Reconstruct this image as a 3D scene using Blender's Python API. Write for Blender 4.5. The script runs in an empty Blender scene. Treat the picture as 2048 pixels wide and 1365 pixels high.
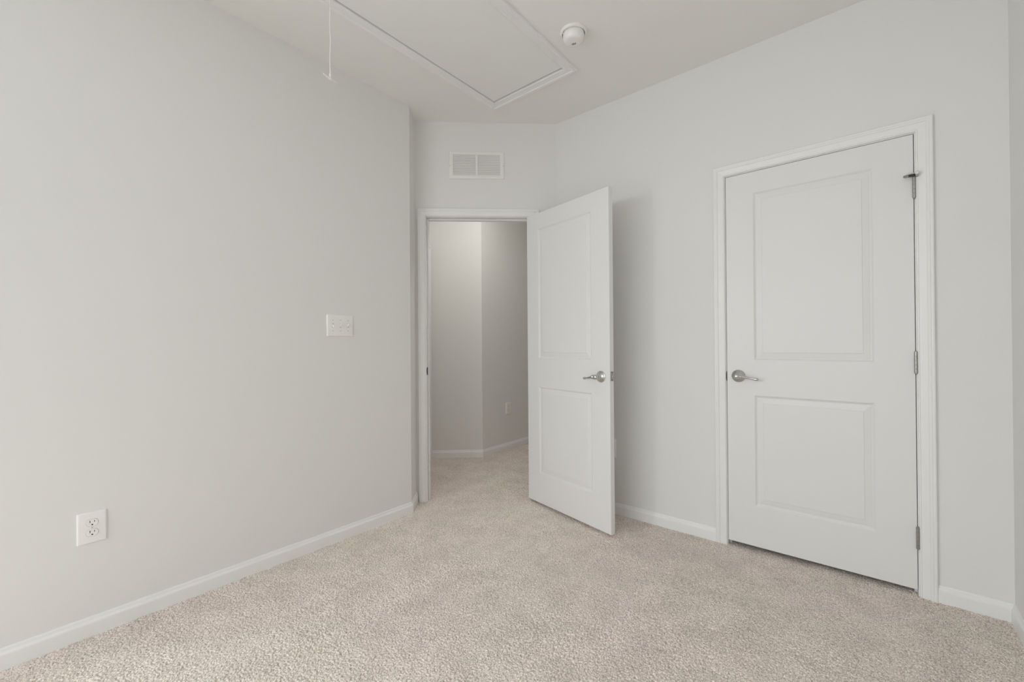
import bpy, math
import numpy as np
from mathutils import Matrix, Vector

SC = bpy.context.scene
COL = SC.collection

# ------------------------------------------------------------------ camera
F_PX, YAW, PITCH, ROLL, CAM_H = 846.196, 39.8096, 0.2299, -0.4121, 1.1376
H = 2.743            # ceiling height
L = 2.350            # left wall at x = -L
D = 2.6006           # closet wall at y = D
RX = 0.4563          # far right wall at x = RX
YB = -2.20           # rear wall (window) at y = YB


def set_camera():
    y, p, r = (math.radians(v) for v in (YAW, PITCH, ROLL))
    fw = Vector((-math.sin(y) * math.cos(p), math.cos(y) * math.cos(p), math.sin(p)))
    rt = Vector((math.cos(y), math.sin(y), 0))
    up = rt.cross(fw)
    r2 = rt * math.cos(r) + up * math.sin(r)
    u2 = -rt * math.sin(r) + up * math.cos(r)
    cd = bpy.data.cameras.new('camera')
    cd.sensor_fit = 'HORIZONTAL'
    cd.sensor_width = 36.0
    cd.lens = F_PX / 2048 * 36.0
    cd.clip_start = 0.02
    co = bpy.data.objects.new('camera', cd)
    m = Matrix((r2, u2, -fw)).transposed().to_4x4()
    m.translation = Vector((0, 0, CAM_H))
    co.matrix_world = m
    COL.objects.link(co)
    SC.camera = co


set_camera()

# ------------------------------------------------------------------ world, daylight, exposure
SC.view_settings.view_transform = 'Standard'
SC.view_settings.look = 'None'
SC.view_settings.gamma = 1.0
SC.view_settings.use_curve_mapping = False
SC.view_settings.exposure = 0.07
SC.cycles.max_bounces = 24
SC.cycles.diffuse_bounces = 20
SC.cycles.glossy_bounces = 6
SC.cycles.sample_clamp_indirect = 10.0
SC.cycles.use_denoising = True

WORLD = bpy.data.worlds.new('sky')
SC.world = WORLD
WORLD.use_nodes = True
_bg = WORLD.node_tree.nodes['Background']
_bg.inputs['Color'].default_value = (0.93, 0.97, 1.0, 1)
_bg.inputs['Strength'].default_value = 0.4

WX0, WX1, WZ0, WZ1 = -2.20, 0.38, 0.50, 2.20       # window in the rear wall
VY0, VY1 = -1.85, -0.50                             # window in the left wall, behind the camera


def area(name, loc, direction, sx, sy, power, color):
    d = bpy.data.lights.new(name, 'AREA')
    d.shape = 'RECTANGLE'
    d.size, d.size_y = sx, sy
    d.energy = power
    d.color = color
    o = bpy.data.objects.new(name, d)
    o.location = loc
    o.rotation_euler = Vector(direction).to_track_quat('-Z', 'Y').to_euler()
    COL.objects.link(o)
    return o


# daylight from the open sky beyond the window behind the camera
area('sky_daylight', ((WX0 + WX1) / 2, YB - 2.0, 2.9), (0, 1, -0.12), 5.0, 3.4, 288.0, (0.915, 0.965, 1.0))
area('side_daylight', (-L - 0.10, (VY0 + VY1) / 2, (WZ0 + WZ1) / 2), (1, 0, 0), VY1 - VY0, WZ1 - WZ0, 62.0, (0.915, 0.965, 1.0))
# soft fill added to brighten the hall, no fixture, unseen above the doorway
area('hall_fill_light', (-2.34, 2.66, H - 0.04), (0, 0, -1), 0.32, 0.32, 6.8, (1.0, 0.97, 0.93))

# ------------------------------------------------------------------ frames of the place
DA = math.radians(42.4796)
DD = Vector((math.cos(DA), math.sin(DA), 0))         # along the doorway wall, to the right
NN = Vector((DD.y, -DD.x, 0))                        # out of the doorway wall, into the room
P_L1 = Vector((-L, 1.7517, 0))
P_L2 = P_L1 - NN * 0.2044
DLEN = (D - P_L2.y) / DD.y
P_R1 = P_L2 + DD * DLEN
THK = 0.115


# ------------------------------------------------------------------ materials
def mat(name, color, rough=0.5, metal=0.0, spec=0.5, bump=None, var=None, coat=0.0):
    m = bpy.data.materials.new(name)
    m.use_nodes = True
    nt = m.node_tree
    b = nt.nodes['Principled BSDF']
    b.inputs['Base Color'].default_value = (*color, 1)
    b.inputs['Roughness'].default_value = rough
    b.inputs['Metallic'].default_value = metal
    b.inputs['Specular IOR Level'].default_value = spec
    tc = nt.nodes.new('ShaderNodeTexCoord')
    if var:
        sc, amt = var
        n = nt.nodes.new('ShaderNodeTexNoise')
        n.inputs['Scale'].default_value = sc
        n.inputs['Detail'].default_value = 4
        nt.links.new(tc.outputs['Object'], n.inputs['Vector'])
        r = nt.nodes.new('ShaderNodeValToRGB')
        r.color_ramp.elements[0].position = 0.3
        r.color_ramp.elements[1].position = 0.7
        r.color_ramp.elements[0].color = (*[c * (1 - amt) for c in color], 1)
        r.color_ramp.elements[1].color = (*[min(1, c * (1 + amt)) for c in color], 1)
        nt.links.new(n.outputs['Fac'], r.inputs['Fac'])
        nt.links.new(r.outputs['Color'], b.inputs['Base Color'])
    if bump:
        sc, st, dist = bump
        n = nt.nodes.new('ShaderNodeTexNoise')
        n.inputs['Scale'].default_value = sc
        n.inputs['Detail'].default_value = 3
        nt.links.new(tc.outputs['Object'], n.inputs['Vector'])
        bp = nt.nodes.new('ShaderNodeBump')
        bp.inputs['Strength'].default_value = st
        bp.inputs['Distance'].default_value = dist
        nt.links.new(n.outputs['Fac'], bp.inputs['Height'])
        nt.links.new(bp.outputs['Normal'], b.inputs['Normal'])
    return m


WALL_C = (0.745, 0.742, 0.727)
TRIM_C = (0.800, 0.799, 0.790)
DOOR_C = (0.752, 0.751, 0.744)
M = {}
M['wall'] = mat('wall_paint', WALL_C, 0.75, spec=0.25, bump=(260, 0.06, 0.002), var=(1.3, 0.006))
M['ceiling'] = mat('ceiling_paint', (0.815, 0.810, 0.790), 0.9, spec=0.1, bump=(260, 0.06, 0.002))
M['trim'] = mat('trim_paint', TRIM_C, 0.35, spec=0.4, var=(6, 0.006))
M['door'] = mat('door_paint', DOOR_C, 0.40, spec=0.4, bump=(90, 0.04, 0.001))
M['plastic'] = mat('white_plastic', (0.82, 0.815, 0.79), 0.3, spec=0.5, var=(20, 0.004))
M['grille'] = mat('white_enamel', (0.80, 0.795, 0.77), 0.4, spec=0.4, var=(20, 0.004))
M['louver'] = mat('louver_enamel', (0.79, 0.785, 0.76), 0.45, spec=0.3, var=(20, 0.004))
M['nickel'] = mat('brushed_nickel', (0.60, 0.59, 0.57), 0.26, metal=1.0, bump=(400, 0.05, 0.0005))
M['steel'] = mat('dull_steel', (0.40, 0.395, 0.38), 0.38, metal=1.0, var=(60, 0.05))
M['dark'] = mat('dark_metal', (0.09, 0.085, 0.08), 0.5, metal=0.6, var=(60, 0.1))
M['black'] = mat('black_rubber', (0.02, 0.02, 0.02), 0.6, var=(40, 0.2))
M['slot'] = mat('slot_black', (0.015, 0.014, 0.013), 0.8, var=(40, 0.1))
M['rubber'] = mat('pale_rubber', (0.72, 0.71, 0.68), 0.6, var=(40, 0.02))
M['cord'] = mat('white_cord', (0.85, 0.84, 0.80), 0.7, bump=(900, 0.3, 0.001))
M['screw'] = mat('painted_screw', (0.52, 0.515, 0.50), 0.4, spec=0.4, var=(60, 0.03))
M['duct'] = mat('duct_grey', (0.42, 0.415, 0.40), 0.8, var=(10, 0.05))


def carpet_material():
    m = bpy.data.materials.new('cut_pile_carpet')
    m.use_nodes = True
    nt = m.node_tree
    b = nt.nodes['Principled BSDF']
    b.inputs['Roughness'].default_value = 0.95
    b.inputs['Specular IOR Level'].default_value = 0.05
    b.inputs['Sheen Weight'].default_value = 0.15
    tc = nt.nodes.new('ShaderNodeTexCoord')

    def noise(scale, detail):
        n = nt.nodes.new('ShaderNodeTexNoise')
        n.inputs['Scale'].default_value = scale
        n.inputs['Detail'].default_value = detail
        nt.links.new(tc.outputs['Object'], n.inputs['Vector'])
        return n

    def ramp(src, p0, c0, p1, c1):
        r = nt.nodes.new('ShaderNodeValToRGB')
        r.color_ramp.elements[0].position = p0
        r.color_ramp.elements[1].position = p1
        r.color_ramp.elements[0].color = (*c0, 1)
        r.color_ramp.elements[1].color = (*c1, 1)
        nt.links.new(src.outputs['Fac'], r.inputs['Fac'])
        return r

    def mix(kind, a, bb, fac):
        x = nt.nodes.new('ShaderNodeMix')
        x.data_type = 'RGBA'
        x.blend_type = kind
        x.inputs['Factor'].default_value = fac
        nt.links.new(a.outputs[0] if a.bl_idname != 'ShaderNodeMix' else a.outputs['Result'], x.inputs['A'])
        nt.links.new(bb.outputs[0] if bb.bl_idname != 'ShaderNodeMix' else bb.outputs['Result'], x.inputs['B'])
        return x
    yarn = ramp(noise(240, 3), 0.36, (0.47, 0.41, 0.362), 0.56, (0.92, 0.832, 0.768))
    hue = ramp(noise(1.6, 2), 0.38, (0.99, 0.995, 0.98), 0.64, (1.0, 0.975, 0.985))
    tread = ramp(noise(7.0, 3), 0.38, (0.905, 0.902, 0.895), 0.60, (1, 1, 1))
    x = mix('MULTIPLY', yarn, hue, 1.0)
    y = mix('MULTIPLY', x, tread, 1.0)
    nt.links.new(y.outputs['Result'], b.inputs['Base Color'])
    bp = nt.nodes.new('ShaderNodeBump')
    bp.inputs['Strength'].default_value = 0.5
    bp.inputs['Distance'].default_value = 0.002
    fibre = noise(700, 2)
    nt.links.new(fibre.outputs['Fac'], bp.inputs['Height'])
    nt.links.new(bp.outputs['Normal'], b.inputs['Normal'])
    return m


M['carpet'] = carpet_material()


def glass_material():
    m = bpy.data.materials.new('window_glass')
    m.use_nodes = True
    nt = m.node_tree
    out = nt.nodes['Material Output']
    nt.nodes.remove(nt.nodes['Principled BSDF'])
    t = nt.nodes.new('ShaderNodeBsdfTransparent')
    g = nt.nodes.new('ShaderNodeBsdfGlossy')
    g.inputs['Roughness'].default_value = 0.02
    x = nt.nodes.new('ShaderNodeMixShader')
    x.inputs['Fac'].default_value = 0.05
    nt.links.new(t.outputs[0], x.inputs[1])
    nt.links.new(g.outputs[0], x.inputs[2])
    nt.links.new(x.outputs[0], out.inputs['Surface'])
    return m


M['glass'] = glass_material()


# ------------------------------------------------------------------ mesh helpers
class MB:
    def __init__(self):
        self.v, self.f = [], []

    def add(self, vs, fs):
        k = len(self.v)
        self.v += [tuple(p) for p in vs]
        self.f += [tuple(i + k for i in q) for q in fs]
        return self

    def box(self, x0, x1, y0, y1, z0, z1, bev=0.0):
        """box; bev chamfers every edge"""
        if bev <= 0:
            vs = [(x, y, z) for z in (z0, z1) for y in (y0, y1) for x in (x0, x1)]
            fs = [(0, 2, 3, 1), (4, 5, 7, 6), (0, 1, 5, 4), (1, 3, 7, 5), (3, 2, 6, 7), (2, 0, 4, 6)]
            return self.add(vs, fs)
        b = min(bev, (x1 - x0) / 2.01, (y1 - y0) / 2.01, (z1 - z0) / 2.01)
        xs, ys, zs = (x0, x1), (y0, y1), (z0, z1)
        vs, idx = [], {}
        sg = (1, -1)
        for i in (0, 1):
            for j in (0, 1):
                for k in (0, 1):
                    for a in range(3):
                        p = [xs[i] + (0 if a == 0 else sg[i] * b),
                             ys[j] + (0 if a == 1 else sg[j] * b),
                             zs[k] + (0 if a == 2 else sg[k] * b)]
                        idx[i, j, k, a] = len(vs)
                        vs.append(p)
        fs = []
        for a, (u, w) in enumerate(((1, 2), (0, 2), (0, 1))):
            for s in (0, 1):
                q = []
                for (p, r) in ((0, 0), (1, 0), (1, 1), (0, 1)):
                    c = [0, 0, 0]
                    c[a], c[u], c[w] = s, p, r
                    q.append(idx[c[0], c[1], c[2], a])
                fs.append(q)
        for a in range(3):                                   # edges along axis a
            u, w = [q for q in range(3) if q != a]
            for p in (0, 1):
                for r in (0, 1):
                    c0, c1 = [0, 0, 0], [0, 0, 0]
                    c0[u] = c1[u] = p
                    c0[w] = c1[w] = r
                    c0[a], c1[a] = 0, 1
                    fs.append((idx[(*c0, u)], idx[(*c1, u)], idx[(*c1, w)], idx[(*c0, w)]))
        for i in (0, 1):
            for j in (0, 1):
                for k in (0, 1):
                    fs.append((idx[i, j, k, 0], idx[i, j, k, 1], idx[i, j, k, 2]))
        return self.add(vs, fs)

    def rings(self, rings, cap0=True, cap1=True, closed=True):
        n = len(rings[0])
        vs = [p for r in rings for p in r]
        fs = []
        for i in range(len(rings) - 1):
            for j in range(n if closed else n - 1):
                a, b = i * n + j, i * n + (j + 1) % n
                fs.append((a, b, b + n, a + n))
        if cap0:
            fs.append(tuple(range(n))[::-1])
        if cap1:
            fs.append(tuple(range((len(rings) - 1) * n, len(rings) * n)))
        return self.add(vs, fs)

    def lathe(self, prof, origin=(0, 0, 0), axis='-Y', seg=32):
        """prof: (radius, distance along axis)"""
        o = Vector(origin)
        ax = {'-Y': (Vector((1, 0, 0)), Vector((0, 0, 1)), Vector((0, -1, 0))),
              '-Z': (Vector((1, 0, 0)), Vector((0, 1, 0)), Vector((0, 0, -1))),
              '+Z': (Vector((1, 0, 0)), Vector((0, 1, 0)), Vector((0, 0, 1))),
              '+X': (Vector((0, 1, 0)), Vector((0, 0, 1)), Vector((1, 0, 0)))}[axis]
        rr = []
        for r, d in prof:
            rr.append([o + ax[0] * (r * math.cos(t)) + ax[1] * (r * math.sin(t)) + ax[2] * d
                       for t in (2 * math.pi * k / seg for k in range(seg))])
        return self.rings(rr)

    def tube(self, pts, radii, seg=12, flat=1.0):
        pts = [Vector(p) for p in pts]
        rr = []
        prev = None
        for i, p in enumerate(pts):
            t = (pts[min(i + 1, len(pts) - 1)] - pts[max(i - 1, 0)]).normalized()
            if prev is None:
                ref = Vector((0, 0, 1)) if abs(t.z) < 0.9 else Vector((1, 0, 0))
                u = t.cross(ref).normalized()
            else:
                u = (prev - t * prev.dot(t)).normalized()
            prev = u
            w = t.cross(u)
            r = radii[i] if hasattr(radii, '__len__') else radii
            rr.append([p + u * (r * flat * math.cos(a)) + w * (r * math.sin(a))
                       for a in (2 * math.pi * k / seg for k in range(seg))])
        return self.rings(rr)

    def build(self, name, material, parent=None, smooth=None, M4=None):
        me = bpy.data.meshes.new(name)
        me.from_pydata(self.v, [], self.f)
        me.validate()
        me.update()
        import bmesh
        bm = bmesh.new()
        bm.from_mesh(me)
        bmesh.ops.recalc_face_normals(bm, faces=bm.faces)
        bm.to_mesh(me)
        bm.free()
        me.materials.append(material)
        if smooth is not None:
            me.shade_smooth()
            me.set_sharp_from_angle(angle=math.radians(smooth))
        o = bpy.data.objects.new(name, me)
        COL.objects.link(o)
        if M4 is not None:
            o.matrix_world = M4
        if parent is not None:
            o.parent = parent
        return o


def tag(o, label, cat=None, group=None, kind=None):
    o['label'] = label
    if cat:
        o['category'] = cat
    if group:
        o['group'] = group
    if kind:
        o['kind'] = kind
    return o


def struct(o, label, cat):
    return tag(o, label, cat, kind='structure')


def empty(name, loc, rz=0.0):
    o = bpy.data.objects.new(name, None)
    o.empty_display_size = 0.1
    o.location = loc
    o.rotation_euler = (0, 0, rz)
    COL.objects.link(o)
    return o


def frame(loc, rz):
    return Matrix.Translation(Vector(loc)) @ Matrix.Rotation(rz, 4, 'Z')


def wall(name, p0, p1, label, z0=-0.02, z1=H, holes=(), thick=THK, material=None, cat='wall', ext0=0.0, ext1=0.0):
    """wall whose visible face runs p0 -> p1 (right as seen from the side it faces); local y goes into the wall.
    ext0 / ext1 lengthen only the hidden back face, so that corners close."""
    p0, p1 = Vector(p0), Vector(p1)
    d = p1 - p0
    ln = d.length
    rz = math.atan2(d.y, d.x)
    xs = sorted({0.0, ln, *[h[0] for h in holes], *[h[1] for h in holes]})
    zs = sorted({z0, z1, *[h[2] for h in holes], *[h[3] for h in holes]})
    mb = MB()

    def back(x):
        return -ext0 if x == 0.0 else (ln + ext1 if x == ln else x)

    def inside(i, k):
        if i < 0 or k < 0 or i >= len(xs) - 1 or k >= len(zs) - 1:
            return False
        cx, cz = (xs[i] + xs[i + 1]) / 2, (zs[k] + zs[k + 1]) / 2
        return not any(h[0] < cx < h[1] and h[2] < cz < h[3] for h in holes)
    for i in range(len(xs) - 1):
        for k in range(len(zs) - 1):
            if not inside(i, k):
                continue
            a, b, c, e = xs[i], xs[i + 1], zs[k], zs[k + 1]
            A, B = back(a), back(b)
            mb.add([(a, 0, c), (b, 0, c), (b, 0, e), (a, 0, e)], [(0, 1, 2, 3)])
            mb.add([(A, thick, c), (B, thick, c), (B, thick, e), (A, thick, e)], [(3, 2, 1, 0)])
            if not inside(i - 1, k):
                mb.add([(a, 0, c), (a, 0, e), (A, thick, e), (A, thick, c)], [(0, 1, 2, 3)])
            if not inside(i + 1, k):
                mb.add([(b, 0, c), (B, thick, c), (B, thick, e), (b, 0, e)], [(0, 1, 2, 3)])
            if not inside(i, k - 1):
                mb.add([(a, 0, c), (A, thick, c), (B, thick, c), (b, 0, c)], [(0, 1, 2, 3)])
            if not inside(i, k + 1):
                mb.add([(a, 0, e), (b, 0, e), (B, thick, e), (A, thick, e)], [(0, 1, 2, 3)])
    # weld the shared corners so that the wall is one closed shell
    import bmesh
    o = mb.build(name, material or M['wall'], M4=frame(p0, rz))
    bm = bmesh.new()
    bm.from_mesh(o.data)
    bmesh.ops.remove_doubles(bm, verts=bm.verts, dist=1e-5)
    bmesh.ops.recalc_face_normals(bm, faces=bm.faces)
    bm.to_mesh(o.data)
    bm.free()
    return struct(o, label, cat)


# ------------------------------------------------------------------ floor, ceiling, walls
def carpet_floor():
    def seg(a, b, step):
        return np.linspace(a, b, max(2, int(round((b - a) / step)) + 1))[:-1]
    # pile, finer where the room is, coarser in the hall and the closet
    xs = np.concatenate([seg(-4.3, -3.5, 0.05), seg(-3.5, -2.40, 0.005), seg(-2.40, 0.48, 0.0027), [0.48, 0.62]])
    ys = np.concatenate([seg(-2.32, 0.05, 0.02), seg(0.05, 2.64, 0.0027), seg(2.64, 4.20, 0.005), seg(4.2, 5.4, 0.05), [5.4]])
    nx, ny = len(xs), len(ys)
    X, Y = np.meshgrid(xs, ys, indexing='ij')
    rng = np.random.default_rng(7)
    cell = 0.0056
    gx0, gy0 = -4.5, -2.5
    gnx, gny = int(5.4 / cell), int(8.2 / cell)
    jx, jy = rng.random((gnx, gny)), rng.random((gnx, gny))
    hh = rng.random((gnx, gny))
    # pile lays flat in some patches and stands open in others
    def smooth(step):
        m, n = int(gnx * cell / step) + 3, int(gny * cell / step) + 3
        k = rng.random((m, n))
        u, v = np.arange(gnx) * cell / step, np.arange(gny) * cell / step
        a, b = u.astype(int), v.astype(int)
        fu, fv = (u - a)[:, None], (v - b)[None, :]
        fu, fv = fu * fu * (3 - 2 * fu), fv * fv * (3 - 2 * fv)
        return ((k[a][:, b] * (1 - fu) + k[a + 1][:, b] * fu) * (1 - fv) + (k[a][:, b + 1] * (1 - fu) + k[a + 1][:, b + 1] * fu) * fv)
    opn = np.clip(1.5 * (0.5 * smooth(0.055) + 0.5 * smooth(0.19)) - 0.30, 0, 1)
    top = 0.0012 + 0.0030 * hh * (0.35 + opn)
    gone = rng.random((gnx, gny)) < 0.03 + 0.16 * opn
    top[gone] -= 0.0120
    ci = ((X - gx0) / cell).astype(int)
    cj = ((Y - gy0) / cell).astype(int)
    Z = np.full(X.shape, -1.0)
    for di in (-1, 0, 1):
        for dj in (-1, 0, 1):
            i, j = ci + di, cj + dj
            dx = (X - gx0) - (i + jx[i, j]) * cell
            dy = (Y - gy0) - (j + jy[i, j]) * cell
            d2 = dx * dx + dy * dy
            Z = np.maximum(Z, top[i, j] - 260.0 * d2)
    Z = np.maximum(Z, -0.0125)
    sw = 0.0010 * np.sin(X * 9.1 + 2.2 * np.sin(Y * 5.3)) * np.cos(Y * 7.7 + 1.7 * np.sin(X * 4.1))
    Z = Z + sw - 0.0040
    co = np.stack([X, Y, Z], -1).reshape(-1, 3).astype(np.float32)
    I, J = np.meshgrid(np.arange(nx - 1), np.arange(ny - 1), indexing='ij')
    keep = ~((xs[:-1][:, None] > -1.55) & (ys[:-1][None, :] > 3.5)) & ~((xs[:-1][:, None] < -2.55) & (ys[:-1][None, :] < 1.5))
    a = (I * ny + J)[keep]
    q = np.stack([a, a + ny, a + ny + 1, a + 1], -1).astype(np.int32)
    me = bpy.data.meshes.new('floor')
    me.vertices.add(len(co))
    me.vertices.foreach_set('co', co.ravel())
    me.loops.add(q.size)
    me.loops.foreach_set('vertex_index', q.ravel())
    me.polygons.add(len(q))
    me.polygons.foreach_set('loop_start', np.arange(0, q.size, 4, dtype=np.int32))
    me.update(calc_edges=True)
    me.validate()
    me.shade_smooth()
    me.materials.append(M['carpet'])
    o = bpy.data.objects.new('floor', me)
    COL.objects.link(o)
    struct(o, 'beige cut-pile carpet floor running through the doorway', 'floor')


carpet_floor()

HX0, HX1, HY0, HY1 = -1.886, -1.341, 0.722, 2.095          # attic access opening


def ceiling():
    mb = MB()
    x0, x1, y0, y1 = -4.3, 0.62, -2.32, 5.5
    mb.box(x0, HX0, y0, y1, H, H + 0.1)
    mb.box(HX1, x1, y0, y1, H, H + 0.1)
    mb.box(HX0, HX1, y0, HY0, H, H + 0.1)
    mb.box(HX0, HX1, HY1, y1, H, H + 0.1)
    struct(mb.build('ceiling', M['ceiling']), 'plain off-white painted ceiling', 'ceiling')


ceiling()

DO0, DO1, DOH = 0.0775, 0.8385, 2.052      # doorway clear opening between the jambs, along DD; head height
JT = 0.018                                  # jamb thickness
XA, XB, ZB = -0.5947, 0.1732, 0.0249        # closet leaf
CO0, CO1, COH = XA - 0.0024, XB + 0.0024, ZB + 2.032 + 0.0026

A_H = Vector((-3.320, 2.713, 0))            # hall corner at the left of the doorway view
C_H = Vector((-2.941, 3.059, 0))            # hall corner seen through the doorway

wall('wall_left', (-L, YB, 0), P_L1, 'long bare off-white wall with the triple light switch', ext0=THK, ext1=0.05,
     holes=((VY0 - YB, VY1 - YB, WZ0, WZ1),))
wall('wall_return', P_L1, P_L2, 'narrow off-white wall return beside the doorway casing', thick=0.02, ext0=0.0)
wall('wall_back', P_L2, P_R1, 'angled off-white wall with doorway and air grille',
     holes=((DO0 - JT, DO1 + JT, -0.02, DOH + JT),))
wall('wall_right', P_R1, (RX, D, 0), 'off-white wall with the closed closet door',
     holes=((CO0 - JT - P_R1.x, CO1 + JT - P_R1.x, -0.02, COH + JT),), ext1=THK)
wall('wall_far_right', (RX, D, 0), (RX, YB, 0), 'narrow strip of off-white wall at the right edge', ext0=THK, ext1=THK)
wall('wall_rear', (RX, YB, 0), (-L, YB, 0), 'off-white window wall behind the viewer', ext0=THK, ext1=THK,
     holes=((RX - WX1, RX - WX0, WZ0, WZ1),))

# hall beyond the doorway
BACK = P_L2 - NN * THK
t_hl = (A_H - P_L2).dot(DD)
HB = BACK + DD * t_hl                       # hall side of the doorway wall, at the hall's left wall
wall('wall_hall_left', HB, A_H, 'hall wall with white casing just inside the doorway', ext0=0.0, ext1=THK)
wall('wall_hall_end', A_H, C_H, 'pale hall wall facing the open doorway', ext0=THK, ext1=-THK)
wall('wall_hall_right', C_H, (-2.941, 5.3, 0), 'shaded hall wall with an outlet, receding beyond the doorway', ext1=THK)
wall('wall_hall_far', (-2.941, 5.3, 0), (-1.80, 5.3, 0), 'far end wall of the hall', ext1=THK)
wall('wall_hall_inner', (-1.80, 5.3, 0), (-1.80, 2.715, 0), 'hall wall behind the open bedroom door', ext0=THK)
# closet behind the closed door
wall('wall_closet_left', (-0.98, D + THK, 0), (-0.98, D + 0.7, 0), 'left wall inside the closet', thick=0.05)
wall('wall_closet_back', (-0.98, D + 0.7, 0), (RX, D + 0.7, 0), 'back wall inside the closet', thick=0.05, ext0=0.05, ext1=0.05)
wall('wall_closet_right', (RX, D + 0.7, 0), (RX, D + THK, 0), 'right wall inside the closet', thick=0.05)

# attic shaft over the access panel
_m = MB()
_m.box(HX0 - 0.03, HX0, HY0 - 0.03, HY1 + 0.03, H + 0.1, H + 0.4)
_m.box(HX1, HX1 + 0.03, HY0 - 0.03, HY1 + 0.03, H + 0.1, H + 0.4)
_m.box(HX0, HX1, HY0 - 0.03, HY0, H + 0.1, H + 0.4)
_m.box(HX0, HX1, HY1, HY1 + 0.03, H + 0.1, H + 0.4)
_m.box(HX0 - 0.03, HX1 + 0.03, HY0 - 0.03, HY1 + 0.03, H + 0.4, H + 0.43)
struct(_m.build('wall_attic_shaft', M['duct']), 'dark shaft above the ceiling access panel', 'wall')

# ------------------------------------------------------------------ baseboards
BB = [(0.0, -0.015), (0.0125, -0.015), (0.0125, 0.047), (0.0115, 0.052), (0.0085, 0.056), (0.0065, 0.060),
      (0.0055, 0.066), (0.0040, 0.0705), (0.0, 0.0717)]


def baseboard(name, p0, p1, label, a0=0.0, a1=0.0):
    """profile swept along the foot of a wall face p0 -> p1; a0, a1: run of the end per metre off the wall (mitres)"""
    p0, p1 = Vector(p0), Vector(p1)
    d = p1 - p0
    ln = d.length
    r0 = [(o * a0, -o, z) for o, z in BB]
    r1 = [(ln + o * a1, -o, z) for o, z in BB]
    o = MB().rings([r0, r1]).build(name, M['trim'], M4=frame(p0, math.atan2(d.y, d.x)))
    return struct(o, label, 'baseboard')


def inner(ang):                # inside corner of two faces meeting at interior angle ang: shorten
    return 1 / math.tan(ang / 2)


def at_diag(t, off=0.0):
    return P_L2 + DD * t + NN * off


TA = math.pi / 2 + DA            # angle figures for the corners
CASW = 0.057
REV = 0.004
turn = math.pi / 2 - 0           # return wall is perpendicular to the doorway wall
# left wall -> outside corner L1 (walls turn by the angle between +Y and -NN)
ang_out = math.atan2(-NN.y, -NN.x) - math.pi / 2           # positive: turns left (outside corner)
m_out = math.tan(ang_out / 2)
baseboard('baseboard_left', (-L, YB, 0), P_L1, 'white baseboard along the long left wall', a0=1.0, a1=m_out)
baseboard('baseboard_return', P_L1, P_L2, 'short white baseboard on the narrow wall return', a0=-m_out, a1=-1.0)
baseboard('baseboard_back', at_diag(DO1 + REV + CASW), P_R1, 'white baseboard stub behind the open door', a1=-inner(math.pi - DA))
baseboard('baseboard_right', P_R1, (CO0 - REV - CASW, D, 0), 'white baseboard between open door and closet casing', a0=inner(math.pi - DA))
baseboard('baseboard_right_end', (CO1 + REV + CASW, D, 0), (RX, D, 0), 'short white baseboard right of the closet casing', a1=-1.0)
baseboard('baseboard_far_right', (RX, D, 0), (RX, YB, 0), 'white baseboard at the far right wall', a0=1.0, a1=-1.0)
baseboard('baseboard_rear', (RX, YB, 0), (-L, YB, 0), 'white baseboard under the window', a0=1.0, a1=-1.0)
baseboard('baseboard_hall_end', A_H, C_H, 'white baseboard on the hall wall facing the doorway', a0=1.0,
          a1=math.tan((math.pi / 2 - DA) / 2))
baseboard('baseboard_hall_right', C_H, (-2.941, 5.3, 0), 'white baseboard on the receding hall wall',
          a0=-math.tan((math.pi / 2 - DA) / 2), a1=-1.0)

# ------------------------------------------------------------------ door casings
CAS = [(0.0, 0.0), (0.0, 0.0075), (0.002, 0.0100), (0.0055, 0.0105), (0.0080, 0.0088), (0.0110, 0.0090), (0.0300, 0.0118),
       (0.0330, 0.0122), (0.0350, 0.0150), (0.0390, 0.0168), (0.0430, 0.0168), (0.0455, 0.0155), (0.0490, 0.0165),
       (0.0540, 0.0160), (0.0570, 0.0125), (0.0570, 0.0)]
CASW_MAX = CAS[-1][0]


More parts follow.
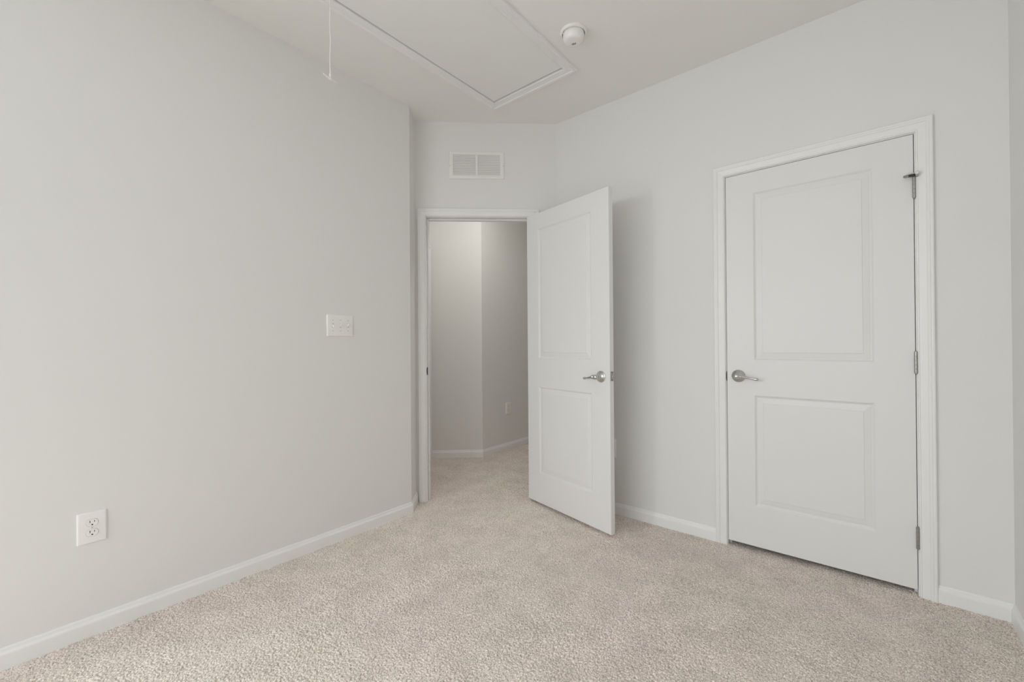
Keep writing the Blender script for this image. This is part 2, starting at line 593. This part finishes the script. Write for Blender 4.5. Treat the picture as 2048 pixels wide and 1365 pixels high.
def door_trim(name, M4, x0, x1, zh, label, stop_y, strike_side, strike_z, depth=THK, lip=True):
    """casing, jambs and stops of one doorway; local x along the wall, -y to the room"""
    root = bpy.data.objects.new(name, None)
    root.matrix_world = M4
    COL.objects.link(root)
    struct(root, label, 'door frame')
    a, b, h = x0 - REV, x1 + REV, zh + REV
    for s, xx in ((-1, a), (1, b)):
        r0 = [(xx + s * d, -t, -0.012) for d, t in CAS]
        r1 = [(xx + s * d, -t, h + d) for d, t in CAS]
        MB().rings([r0, r1]).build('side_casing', M['trim'], root)
    r0 = [(a - d, -t, h + d) for d, t in CAS]
    r1 = [(b + d, -t, h + d) for d, t in CAS]
    MB().rings([r0, r1]).build('head_casing', M['trim'], root)
    # hall / closet side casing, plain reverse
    y = depth
    for s, xx in ((-1, a), (1, b)):
        r0 = [(xx + s * d, y + t, -0.012) for d, t in CAS]
        r1 = [(xx + s * d, y + t, h + d) for d, t in CAS]
        MB().rings([r0, r1]).build('rear_side_casing', M['trim'], root)
    r0 = [(a - d, y + t, h + d) for d, t in CAS]
    r1 = [(b + d, y + t, h + d) for d, t in CAS]
    MB().rings([r0, r1]).build('rear_head_casing', M['trim'], root)
    e = 0.0006
    MB().box(x0 - JT + e, x0, 0.0, y, -0.012, zh, 0.001).build('side_jamb', M['trim'], root)
    MB().box(x1, x1 + JT - e, 0.0, y, -0.012, zh, 0.001).build('side_jamb', M['trim'], root)
    MB().box(x0 - JT + e, x1 + JT - e, 0.0, y, zh + 0.0002, zh + JT - e, 0.001).build('head_jamb', M['trim'], root)
    s0, s1, st = stop_y, stop_y + 0.034, 0.0115
    MB().box(x0 + 0.0001, x0 + st, s0, s1, -0.012, zh - 0.0002, 0.003).build('door_stop_strip', M['trim'], root)
    MB().box(x1 - st, x1 - 0.0001, s0, s1, -0.012, zh - 0.0002, 0.003).build('door_stop_strip', M['trim'], root)
    MB().box(x0 + st, x1 - st, s0, s1, zh - st, zh - 0.0002, 0.003).build('door_stop_strip', M['trim'], root)
    # strike plate with a curved lip that shows at the jamb's front edge
    xs = x0 if strike_side < 0 else x1
    sg = 1 if strike_side < 0 else -1
    sp = MB()
    sp.box(min(xs + sg * 0.0002, xs + sg * 0.0016), max(xs + sg * 0.0002, xs + sg * 0.0016), 0.001, 0.030,
           strike_z - 0.028, strike_z + 0.028, 0.0004)
    n = 12
    rr0, rr1 = [], []
    for k in range(n + 1):
        zz = -0.028 + 0.056 * k / n
        out = 0.0065 * math.sqrt(max(0.0, 1 - (zz / 0.0285) ** 2))
        rr0.append((xs + sg * 0.0012, 0.003, strike_z + zz))
        rr1.append((xs - sg * (out * 0.55 - 0.0010), -0.0008 - out * 0.25, strike_z + zz))
    vs = rr0 + rr1 + [(x + sg * 0.0009, yy + 0.0004, z) for x, yy, z in rr0 + rr1]
    fs = []
    m = n + 1
    for k in range(n):
        fs += [(k, k + 1, m + k + 1, m + k), (2 * m + k, 3 * m + k, 3 * m + k + 1, 2 * m + k + 1)]
        fs += [(m + k, m + k + 1, 3 * m + k + 1, 3 * m + k), (k, 2 * m + k, 2 * m + k + 1, k + 1)]
    sp.add(vs, fs)
    tag(sp.build('strike_plate', M['dark'], root), 'dark metal strike plate')
    return root


M_DIAG = frame(P_L2, DA)
door_trim('trim_1', M_DIAG, DO0, DO1, DOH, 'white casing and jamb around the open doorway', 0.037, -1, 0.936)
door_trim('trim_2', frame((0, D, 0), 0), CO0, CO1, COH, 'white casing and jamb around the closed closet door', 0.036, -1, 0.942)

# hatch casing on the ceiling: mitred frame, profile hanging down
def hatch_trim():
    root = empty('trim_3', ((HX0 + HX1) / 2, (HY0 + HY1) / 2, H))
    struct(root, 'white moulded frame around the ceiling access panel', 'trim')
    cx, cy = (HX0 + HX1) / 2, (HY0 + HY1) / 2
    hw, hl = (HX1 - HX0) / 2, (HY1 - HY0) / 2
    W = 1.07
    for s in (-1, 1):
        r0 = [(s * (hw + d * W), -(hl + d * W), -t) for d, t in CAS]
        r1 = [(s * (hw + d * W), (hl + d * W), -t) for d, t in CAS]
        MB().rings([r0, r1]).build('long_casing', M['trim'], root)
        r0 = [(-(hw + d * W) + 0.0008, s * (hl + d * W), -t) for d, t in CAS]
        r1 = [((hw + d * W) - 0.0008, s * (hl + d * W), -t) for d, t in CAS]
        MB().rings([r0, r1]).build('short_casing', M['trim'], root)


hatch_trim()

# the casing of another door on the hall's left wall, a sliver of it shows past the jamb
def hall_side_trim():
    ln = (A_H - HB).length
    root = bpy.data.objects.new('trim_4', None)
    root.matrix_world = frame(HB, math.atan2((A_H - HB).y, (A_H - HB).x))
    COL.objects.link(root)
    struct(root, 'white door casing on the hall wall just past the doorway', 'trim')
    x1 = ln - 0.040 - CASW
    x0 = x1 - 0.71
    h = 2.035
    for s, xx in ((1, x1), (-1, x0)):
        MB().rings([[(xx + s * d, -t, -0.012) for d, t in CAS], [(xx + s * d, -t, h + d) for d, t in CAS]]).build('side_casing', M['trim'], root)
    MB().rings([[(x0 - d, -t, h + d) for d, t in CAS], [(x1 + d, -t, h + d) for d, t in CAS]]).build('head_casing', M['trim'], root)


hall_side_trim()

# ------------------------------------------------------------------ doors
PROF = [(0.0, 0.0), (0.0025, 0.0012), (0.0065, 0.0052), (0.0105, 0.0078), (0.0140, 0.0082), (0.0165, 0.0070), (0.0400, 0.0034),
        (0.0420, 0.0016)]


def leaf_mesh(w, h, x0, x1, zz, both=True):
    """two-panel moulded leaf; x 0..w, y 0 (front) .. 0.035 (back), z 0..h; zz = ((z0, z1), (z0, z1)) panels"""
    mb = MB()
    c = 0.0018
    T = 0.0350
    xs = [c, x0, x1, w - c]
    zs = [c, zz[0][0], zz[0][1], zz[1][0], zz[1][1], h - c]
    for face in (0, 1):
        def Y(d):
            return d if face == 0 else T - d
        for i in range(3):
            for k in range(5):
                a, b, e, f = xs[i], xs[i + 1], zs[k], zs[k + 1]
                if i == 1 and k in (1, 3):
                    prev = None
                    rr = []
                    for d, t in PROF:
                        rr.append([(a + d, Y(t), e + d), (b - d, Y(t), e + d), (b - d, Y(t), f - d), (a + d, Y(t), f - d)])
                    mb.rings(rr, cap0=False, cap1=True)
                else:
                    mb.add([(a, Y(0), e), (b, Y(0), e), (b, Y(0), f), (a, Y(0), f)], [(0, 1, 2, 3)])
    # edges with a small arris
    ring = lambda o, y: [(o, y, o), (w - o, y, o), (w - o, y, h - o), (o, y, h - o)]
    mb.rings([ring(c, 0), ring(0, c), ring(0, T - c), ring(c, T)], cap0=False, cap1=False)
    return mb


def weld(o):
    import bmesh
    bm = bmesh.new()
    bm.from_mesh(o.data)
    bmesh.ops.remove_doubles(bm, verts=bm.verts, dist=1e-5)
    bmesh.ops.recalc_face_normals(bm, faces=bm.faces)
    bm.to_mesh(o.data)
    bm.free()


def lever_handle(parent, x, z, sg, y=0.0, back=False):
    """lever set; sg = +1 lever points to +x, -1 to -x; back = on the rear face"""
    root = bpy.data.objects.new('door_handle', None)
    root.location = (x, y, z)
    root.rotation_euler = (0, 0, math.pi if back else 0)
    COL.objects.link(root)
    root.parent = parent
    tag(root, 'brushed nickel lever handle')
    r = MB().lathe([(0.0345, 0.0), (0.0345, 0.003), (0.0335, 0.0052), (0.0310, 0.0062), (0.0295, 0.0085), (0.0250, 0.0120),
                    (0.0190, 0.0155), (0.0150, 0.0180), (0.0135, 0.0215), (0.0120, 0.0240), (0.0112, 0.0300), (0.0112, 0.036)], seg=40)
    r.build('rosette', M['nickel'], root, smooth=40)
    s = -sg if back else sg
    lv = MB()
    lv.lathe([(0.0105, 0.030), (0.0130, 0.036), (0.0150, 0.042), (0.0155, 0.049), (0.0140, 0.056), (0.0095, 0.0605), (0.003, 0.062)], seg=24)
    pts = [(0.004, -0.048, 0.0), (0.013, -0.049, 0.0), (0.0165, -0.0495, 0.0), (0.0185, -0.0495, 0.0), (0.021, -0.0495, -0.0003),
           (0.0235, -0.0495, -0.0006), (0.030, -0.049, -0.0016), (0.042, -0.0475, -0.0040), (0.056, -0.0455, -0.0068),
           (0.070, -0.044, -0.0092), (0.082, -0.0435, -0.0108), (0.088, -0.0435, -0.0115), (0.094, -0.0435, -0.0121),
           (0.099, -0.044, -0.0126), (0.103, -0.0445, -0.0130), (0.105, -0.0447, -0.0132)]
    rad = [0.010, 0.0112, 0.0116, 0.0138, 0.0138, 0.0112, 0.0098, 0.0074, 0.0058, 0.0052, 0.0056, 0.0072, 0.0078, 0.0066, 0.0036, 0.0012]
    lv.tube([(s * a, b, c) for a, b, c in pts], rad, seg=16)
    lv.build('lever', M['nickel'], root, smooth=40)
    return root


def hinge(parent, x, y, z, both_leaf=None, lab='dull steel butt hinge'):
    root = bpy.data.objects.new('hinge', None)
    root.location = (x, y, z)
    COL.objects.link(root)
    root.parent = parent
    tag(root, lab)
    hh = 0.048
    n = 5
    k = MB()
    for i in range(n):
        z0 = -hh + 2 * hh * i / n
        z1 = -hh + 2 * hh * (i + 1) / n
        k.lathe([(0.0055, z0 + 0.0003), (0.0062, z0 + 0.0008), (0.0062, z1 - 0.0008), (0.0055, z1 - 0.0003)], axis='+Z', seg=20)
    k.build('knuckle', M['steel'], root, smooth=35)
    MB().lathe([(0.0020, -hh - 0.0035), (0.0045, -hh - 0.0015), (0.0048, -hh + 0.0002), (0.0048, hh - 0.0002), (0.0048, hh + 0.0012),
                (0.0030, hh + 0.0035)], axis='+Z', seg=16).build('hinge_pin', M['steel'], root, smooth=35)
    if both_leaf:
        (ax, bx, ay, by) = both_leaf
        MB().box(ax, bx, ay, by, -hh, hh).build('hinge_leaf', M['steel'], root)
    return root


# ---- the open door: swung into the room about its right-hand jamb
ANG = math.radians(124.204)
LD = -DD * math.cos(ANG) + NN * math.sin(ANG)        # from hinge edge to latch edge
FO = -NN * math.cos(ANG) - DD * math.sin(ANG)        # the face that shows
PV = P_L2 + DD * 0.8353 + NN * 0.008
HP = PV + FO * 0.0355
ZC = 0.0145
W1 = 0.757
d1 = leaf_mesh(W1, 2.032, 0.122, 0.616, ((0.207, 0.813), (1.014, 1.920))).build('door_1', M['door'])
weld(d1)
d1.matrix_world = frame((HP.x, HP.y, ZC), math.atan2(LD.y, LD.x))
struct(d1, 'white two-panel bedroom door standing open', 'door')
lever_handle(d1, 0.690, 0.9175, -1)
lever_handle(d1, 0.690, 0.9175, -1, y=0.035, back=True)
lt = MB()
lt.box(W1 - 0.0002, W1 + 0.0012, 0.005, 0.030, 0.923 - 0.0285, 0.923 + 0.0285, 0.0004)
lto = lt.build('latch', M['steel'], d1)
tag(lto, 'dull steel latch plate on the door edge')
lb = MB()
lb.rings([[(W1 + 0.001, 0.0105, 0.923 + z), (W1 + 0.001, 0.0245, 0.923 + z), (W1 + 0.0035, 0.0245, 0.923 + z), (W1 + 0.0115, 0.0125, 0.923 + z),
           (W1 + 0.0115, 0.0105, 0.923 + z)] for z in (-0.0075, 0.0075)])
lb.build('latch_bolt', M['nickel'], lto)
sc_ = MB()
for z in (-0.021, 0.021):
    sc_.lathe([(0.0034, 0.0), (0.0034, 0.0009), (0.0012, 0.0012)], origin=(W1 + 0.0010, 0.0175, 0.923 + z), axis='+X', seg=12)
sc_.build('screw', M['dark'], lto)
for zz in (1.80, 1.02, 0.24):
    hinge(d1, -0.0010, 0.0425, zz, (-0.0012, 0.0002, 0.006, 0.037))

# ---- the closed closet door
W2 = XB - XA
d2 = leaf_mesh(W2, 2.032, 0.134, 0.630, ((0.2205, 0.8185), (1.0085, 1.9165))).build('door_2', M['door'])
weld(d2)
d2.matrix_world = frame((XA, D - 0.002, ZB), 0)
struct(d2, 'white two-panel closet door, shut', 'door')
lever_handle(d2, -0.537 - XA, 0.945 - ZB, 1)
for zz in (1.818, 1.0365, 0.257):
    hinge(d2, W2 + 0.0015, -0.0065, zz - ZB, (-0.0010, 0.0012, 0.006, 0.036))


def pin_stop():
    """hinge-pin door stop hung on the top hinge"""
    px, py, pz = W2 + 0.0015, -0.0065, 1.866 - ZB
    root = bpy.data.objects.new('door_stop', None)
    root.location = (px, py, pz)
    COL.objects.link(root)
    root.parent = d2
    tag(root, 'hinge-pin door stop with rubber tips on the top hinge')
    b = MB()
    b.box(-0.0075, 0.0100, -0.0095, 0.0030, 0.0022, 0.0055, 0.0012)
    b.box(0.0030, 0.0135, -0.0150, -0.0020, -0.006, 0.011, 0.0015)
    b.build('bracket', M['steel'], root)
    MB().tube([(0.001, -0.006, 0.0025), (-0.012, -0.019, -0.001), (-0.024, -0.030, -0.004)], [0.0062, 0.0064, 0.0050], seg=14).build('threaded_arm', M['dark'], root, smooth=40)
    MB().tube([(-0.0235, -0.0295, -0.0038), (-0.0260, -0.0320, -0.0045), (-0.0330, -0.0385, -0.0062), (-0.0360, -0.0412, -0.0069)],
              [0.0052, 0.0068, 0.0058, 0.0030], seg=16).build('rubber_tip', M['steel'], root, smooth=50)
    MB().lathe([(0.0070, 0.0), (0.0078, 0.002), (0.0072, 0.007), (0.0045, 0.009)], origin=(0.0085, -0.0145, 0.0085), axis='-Y', seg=18).build('bumper', M['rubber'], root, smooth=50)
    MB().tube([(-0.004, -0.012, 0.0105), (-0.0160, -0.022, 0.0085), (-0.024, -0.028, 0.006)], [0.0040, 0.0050, 0.0035], seg=12).build('bumper', M['rubber'], root, smooth=50)


pin_stop()

# ------------------------------------------------------------------ window behind the camera
def window(name, M4, w, label):
    root = bpy.data.objects.new(name, None)
    root.matrix_world = M4
    COL.objects.link(root)
    struct(root, label, 'window')
    y = 0.075
    f = MB()
    f.box(0.0, 0.05, y, y + 0.035, WZ0, WZ1, 0.002)
    f.box(w - 0.05, w, y, y + 0.035, WZ0, WZ1, 0.002)
    f.box(0.05, w - 0.05, y, y + 0.035, WZ0, WZ0 + 0.05, 0.002)
    f.box(0.05, w - 0.05, y, y + 0.035, WZ1 - 0.05, WZ1, 0.002)
    f.box(0.05, w - 0.05, y, y + 0.035, (WZ0 + WZ1) / 2 - 0.02, (WZ0 + WZ1) / 2 + 0.02, 0.002)
    for q in ((w / 3, 2 * w / 3) if w > 2 else (w / 2,)):
        f.box(q - 0.03, q + 0.03, y, y + 0.035, WZ0 + 0.05, WZ1 - 0.05, 0.002)
    f.build('window_frame', M['trim'], root)
    MB().box(0.045, w - 0.045, y + 0.015, y + 0.019, WZ0 + 0.045, WZ1 - 0.045).build('window_pane', M['glass'], root)
    a, b, lo, hi = 0.0, w, WZ0, WZ1
    for s, xx in ((-1, a), (1, b)):
        MB().rings([[(xx + s * d, -t, lo - d) for d, t in CAS], [(xx + s * d, -t, hi + d) for d, t in CAS]]).build('side_casing', M['trim'], root)
    MB().rings([[(a - d, -t, hi + d) for d, t in CAS], [(b + d, -t, hi + d) for d, t in CAS]]).build('head_casing', M['trim'], root)
    MB().rings([[(a - d, -t, lo - d) for d, t in CAS], [(b + d, -t, lo - d) for d, t in CAS]]).build('window_sill', M['trim'], root)


window('window_1', frame((WX1, YB, 0), math.pi), WX1 - WX0, 'wide white window in the rear wall')
window('window_2', frame((-L, VY0, 0), math.pi / 2), VY1 - VY0, 'white sash window in the left wall behind the viewer')

# ------------------------------------------------------------------ attic access panel and its pull cord
g = 0.0045
hp_ = MB().box(HX0 + g, HX1 - g, HY0 + g, HY1 - 0.008, H - 0.001, H + 0.012, 0.0015).build('attic_hatch', M['trim'])
tag(hp_, 'flat white access panel framed in the ceiling', 'attic hatch')
ex, ey = -1.8650, 0.9550
MB().lathe([(0.006, 0.0), (0.006, 0.0015), (0.0025, 0.004), (0.0025, 0.007)], origin=(ex, ey, H - 0.001), axis='-Z', seg=16).build('cord_eyelet', M['steel'], hp_, smooth=40)


def pull_cord():
    root = empty('pull_cord', (ex, ey, H - 0.006))
    tag(root, 'white pull cord with a T-shaped handle hanging from the ceiling access panel', 'pull cord')
    zl = -(H - 0.006 - 2.366)
    pts = [(0.0006 * math.sin(k * 1.1), 0.0012 * math.sin(k * 0.55), zl * k / 24) for k in range(25)]
    MB().tube(pts, 0.0020, seg=10).build('cord', M['cord'], root, smooth=60)
    h = MB()
    h.lathe([(0.0022, -zl - 0.016), (0.0038, -zl - 0.008), (0.0055, -zl + 0.004), (0.0068, -zl + 0.016), (0.0062, -zl + 0.020), (0.002, -zl + 0.022)],
            origin=(0, 0.0, 0), axis='-Z', seg=18)
    u = Vector(BAR)
    c = Vector((0, 0, zl - 0.015))
    ln = 0.040
    h.tube([c - u * ln, c - u * (ln - 0.003), c - u * 0.012, c, c + u * 0.012, c + u * (ln - 0.003), c + u * ln],
           [0.0020, 0.0036, 0.0044, 0.0052, 0.0044, 0.0036, 0.0020], seg=14)
    tag(h.build('pull_handle', M['plastic'], root, smooth=50), 'white plastic T-shaped pull handle')


BAR = (-0.303, 0.953, 0.0)
pull_cord()

# ------------------------------------------------------------------ smoke detector
def smoke_detector():
    root = empty('smoke_detector', (-1.1450, 1.8890, H))
    tag(root, 'round white smoke detector on the ceiling beside the access panel frame', 'smoke detector')
    MB().lathe([(0.0690, 0.0), (0.0695, 0.0015), (0.0690, 0.0080), (0.0670, 0.0108), (0.0625, 0.0125), (0.0592, 0.0125), (0.0582, 0.0115), (0.0580, 0.0030)],
               axis='-Z', seg=64).build('base', M['plastic'], root, smooth=35)
    MB().lathe([(0.0581, 0.0030), (0.0581, 0.0042)], axis='-Z', seg=64).build('vent_gap', M['slot'], root, smooth=35)
    MB().lathe([(0.0546, 0.0040), (0.0550, 0.0140), (0.0546, 0.0240), (0.0530, 0.0330), (0.0500, 0.0410), (0.0455, 0.0470), (0.0395, 0.0505),
                (0.0310, 0.0520), (0.0050, 0.0525)], axis='-Z', seg=64).build('cover', M['plastic'], root, smooth=35)
    for k in range(6):                                      # tabs bridging the vent slot
        a = 2 * math.pi * (k + 0.80) / 6
        c, n = math.cos(a), math.sin(a)
        s = MB()
        p = lambda r, w, z: (r * c - w * n, r * n + w * c, z)
        s.add([p(r, w, z) for z in (-0.0030, -0.0122) for r, w in ((0.0540, -0.0020), (0.0590, -0.0020), (0.0590, 0.0020), (0.0540, 0.0020))],
              [(0, 1, 2, 3), (4, 5, 6, 7), (0, 1, 5, 4), (1, 2, 6, 5), (2, 3, 7, 6), (3, 0, 4, 7)])
        s.build('vent_tab', M['plastic'], root)
    q = MB()
    for i in range(-2, 3):
        for j in range(-1, 2):
            if abs(i) + abs(j) < 3:
                q.lathe([(0.0020, 0.0), (0.0020, 0.0006)], origin=(SGX + i * 0.0052 + j * 0.0026, SGY + j * 0.0050, -0.0523), axis='-Z', seg=10)
    q.build('sounder_grille', M['slot'], root)
    MB().lathe([(0.0030, 0.0), (0.0030, 0.0006)], origin=(SGX - 0.020, SGY - 0.004, -0.0522), axis='-Z', seg=12).build('indicator_light', M['rubber'], root)


SGX, SGY = -0.004, 0.010
smoke_detector()

# ------------------------------------------------------------------ air grille over the doorway
def air_grille():
    cx, cz = 0.4458, 2.429
    w, h = 0.4010, 0.1975
    root = bpy.data.objects.new('air_grille', None)
    root.matrix_world = M_DIAG @ Matrix.Translation((cx, 0, cz))
    COL.objects.link(root)
    tag(root, 'white louvered return air grille above the doorway', 'air vent')
    iw, ih = 0.3395, 0.1490
    f = MB()
    sec = [(0.0, 0.0), (0.0, -0.0045), (0.004, -0.0085), (0.026, -0.0095), (0.0305, -0.0075), (0.0305, 0.0)]
    hw, hh = w / 2, h / 2
    for s in (-1, 1):
        k = (hw - iw / 2) / 0.0305
        m = (hh - ih / 2) / 0.0305
        f.rings([[(s * (hw - d * k), y, -(hh - d * m)) for d, y in sec], [(s * (hw - d * k), y, (hh - d * m)) for d, y in sec]])
        f.rings([[(-(hw - d * k), y, s * (hh - d * m)) for d, y in sec], [((hw - d * k), y, s * (hh - d * m)) for d, y in sec]])
    f.build('grille_frame', M['grille'], root)
    MB().box(0.0005 - 0.0075, 0.0005 + 0.0070, -0.0090, -0.0010, -ih / 2, ih / 2, 0.001).build('center_bar', M['grille'], root)
    for a, b in ((-iw / 2, -0.0072), (0.0077, iw / 2)):
        lv = MB()
        n = 12
        for k in range(n):
            z = ih / 2 - (k + 0.5) * ih / n
            lv.add([(a, -0.0070, z + 0.0036), (b, -0.0070, z + 0.0036), (b, -0.0012, z - 0.0042), (a, -0.0012, z - 0.0042),
                    (a, -0.0062, z + 0.0044), (b, -0.0062, z + 0.0044), (b, -0.0004, z - 0.0034), (a, -0.0004, z - 0.0034)],
                   [(0, 1, 2, 3), (7, 6, 5, 4), (0, 4, 5, 1), (1, 5, 6, 2), (2, 6, 7, 3), (3, 7, 4, 0)])
        lv.build('louver', M['louver'], root)
    MB().box(-iw / 2 - 0.002, iw / 2 + 0.002, -0.0004, -0.0001, -ih / 2 - 0.002, ih / 2 + 0.002).build('backing', M['duct'], root)
    for s in (-1, 1):
        MB().lathe([(0.0032, 0.0), (0.0032, 0.0008), (0.0012, 0.0014)], origin=(s * 0.1930, -0.0090, -0.004), seg=12).build('screw', M['screw'], root)


air_grille()


# ------------------------------------------------------------------ switch and outlets
def plate_mesh(w, h, t=0.0062):
    mb = MB()
    hw, hh = w / 2, h / 2
    R = lambda o, y: [(x, y, z) for x, z in rounded(hw - o, hh - o, 0.004)]
    mb.rings([R(0.0, 0.0), R(0.0, -0.0022), R(0.0012, -0.0042), R(0.0035, -t + 0.0004), R(0.006, -t)])
    return mb


def rounded(hw, hh, r, n=4):
    pts = []
    for cx, cz, a0 in ((hw - r, hh - r, 0), (-hw + r, hh - r, 90), (-hw + r, -hh + r, 180), (hw - r, -hh + r, 270)):
        for k in range(n + 1):
            a = math.radians(a0 + 90 * k / n)
            pts.append((cx + r * math.cos(a), cz + r * math.sin(a)))
    return pts


def screw(parent, x, z, y=-0.0062, r=0.0030):
    MB().lathe([(r, 0.0), (r, 0.0005), (r * 0.6, 0.0011), (0.0006, 0.0012)], origin=(x, y, z), seg=14).build('screw', M['screw'], parent, smooth=40)


def light_switch():
    root = empty('light_switch', (-L, 1.2540, 1.2445), math.pi / 2)
    tag(root, 'white triple toggle light switch plate on the left wall', 'light switch')
    plate_mesh(0.1605, 0.1255).build('cover_plate', M['plastic'], root, smooth=30)
    for k, (x, up) in enumerate(((-0.0455, -1), (0.0, 1), (0.0455, 1))):
        s = MB()
        s.box(x - 0.0052, x + 0.0052, -0.0066, -0.0060, -0.0125, 0.0125)
        s.build('toggle_slot', M['screw'], root)
        t = MB()
        rr = []
        for o, z, hw, ht in ((0.0064, 0.0, 0.0042, 0.0080), (0.0110, 0.0035, 0.0039, 0.0056), (0.0165, 0.0075, 0.0036, 0.0042), (0.0180, 0.0088, 0.0026, 0.0028)):
            rr.append([(x + a, -o, up * z + b) for a, b in ((-hw, -ht), (hw, -ht), (hw, ht), (-hw, ht))])
        t.rings(rr).build('toggle', M['plastic'], root)
        screw(root, x, 0.0300)
        screw(root, x, -0.0310)


light_switch()


def outlet(loc, rz, label, w=0.0855, h=0.1235):
    root = empty('wall_outlet', loc, rz)
    tag(root, label, 'outlet', 'duplex outlets on the walls')
    plate_mesh(w, h).build('cover_plate', M['plastic'], root, smooth=30)
    for z in (0.0195, -0.0195):
        # round face with flat top and bottom
        pts = []
        for k in range(40):
            a = 2 * math.pi * k / 40
            pts.append((0.0172 * math.cos(a), max(-0.0138, min(0.0138, 0.0172 * math.sin(a)))))
        rim = MB().rings([[(x * 1.045, -0.0061, z + q * 1.05) for x, q in pts], [(x * 1.045, -0.00635, z + q * 1.05) for x, q in pts]])
        rec = MB().rings([[(x, -0.0061, z + q) for x, q in pts], [(x, -0.0074, z + q) for x, q in pts], [(x * 0.96, -0.0080, z + q * 0.96) for x, q in pts]])
        ro = rec.build('receptacle', M['plastic'], root, smooth=30)
        rim.build('rim', M['duct'], ro)
        MB().box(-0.0074, -0.0054, -0.0083, -0.0079, z + 0.0005, z + 0.0090).build('slot', M['slot'], ro)
        MB().box(0.0054, 0.0072, -0.0083, -0.0079, z + 0.0012, z + 0.0084).build('slot', M['slot'], ro)
        MB().lathe([(0.0026, 0.0), (0.0026, 0.0004)], origin=(0, -0.0079, z - 0.0072), seg=14).build('ground_hole', M['slot'], ro)
    screw(root, 0.0, 0.0, r=0.0026)
    return root


outlet((-L, 0.2205, 0.4210), math.pi / 2, 'white duplex outlet low on the long left wall')
outlet((-2.941, 3.459, 0.4350), math.pi / 2, 'small white outlet on the hall wall through the doorway')
outlet((-1.3160, D, 0.4290), 0.0, 'white outlet almost hidden behind the open door edge')
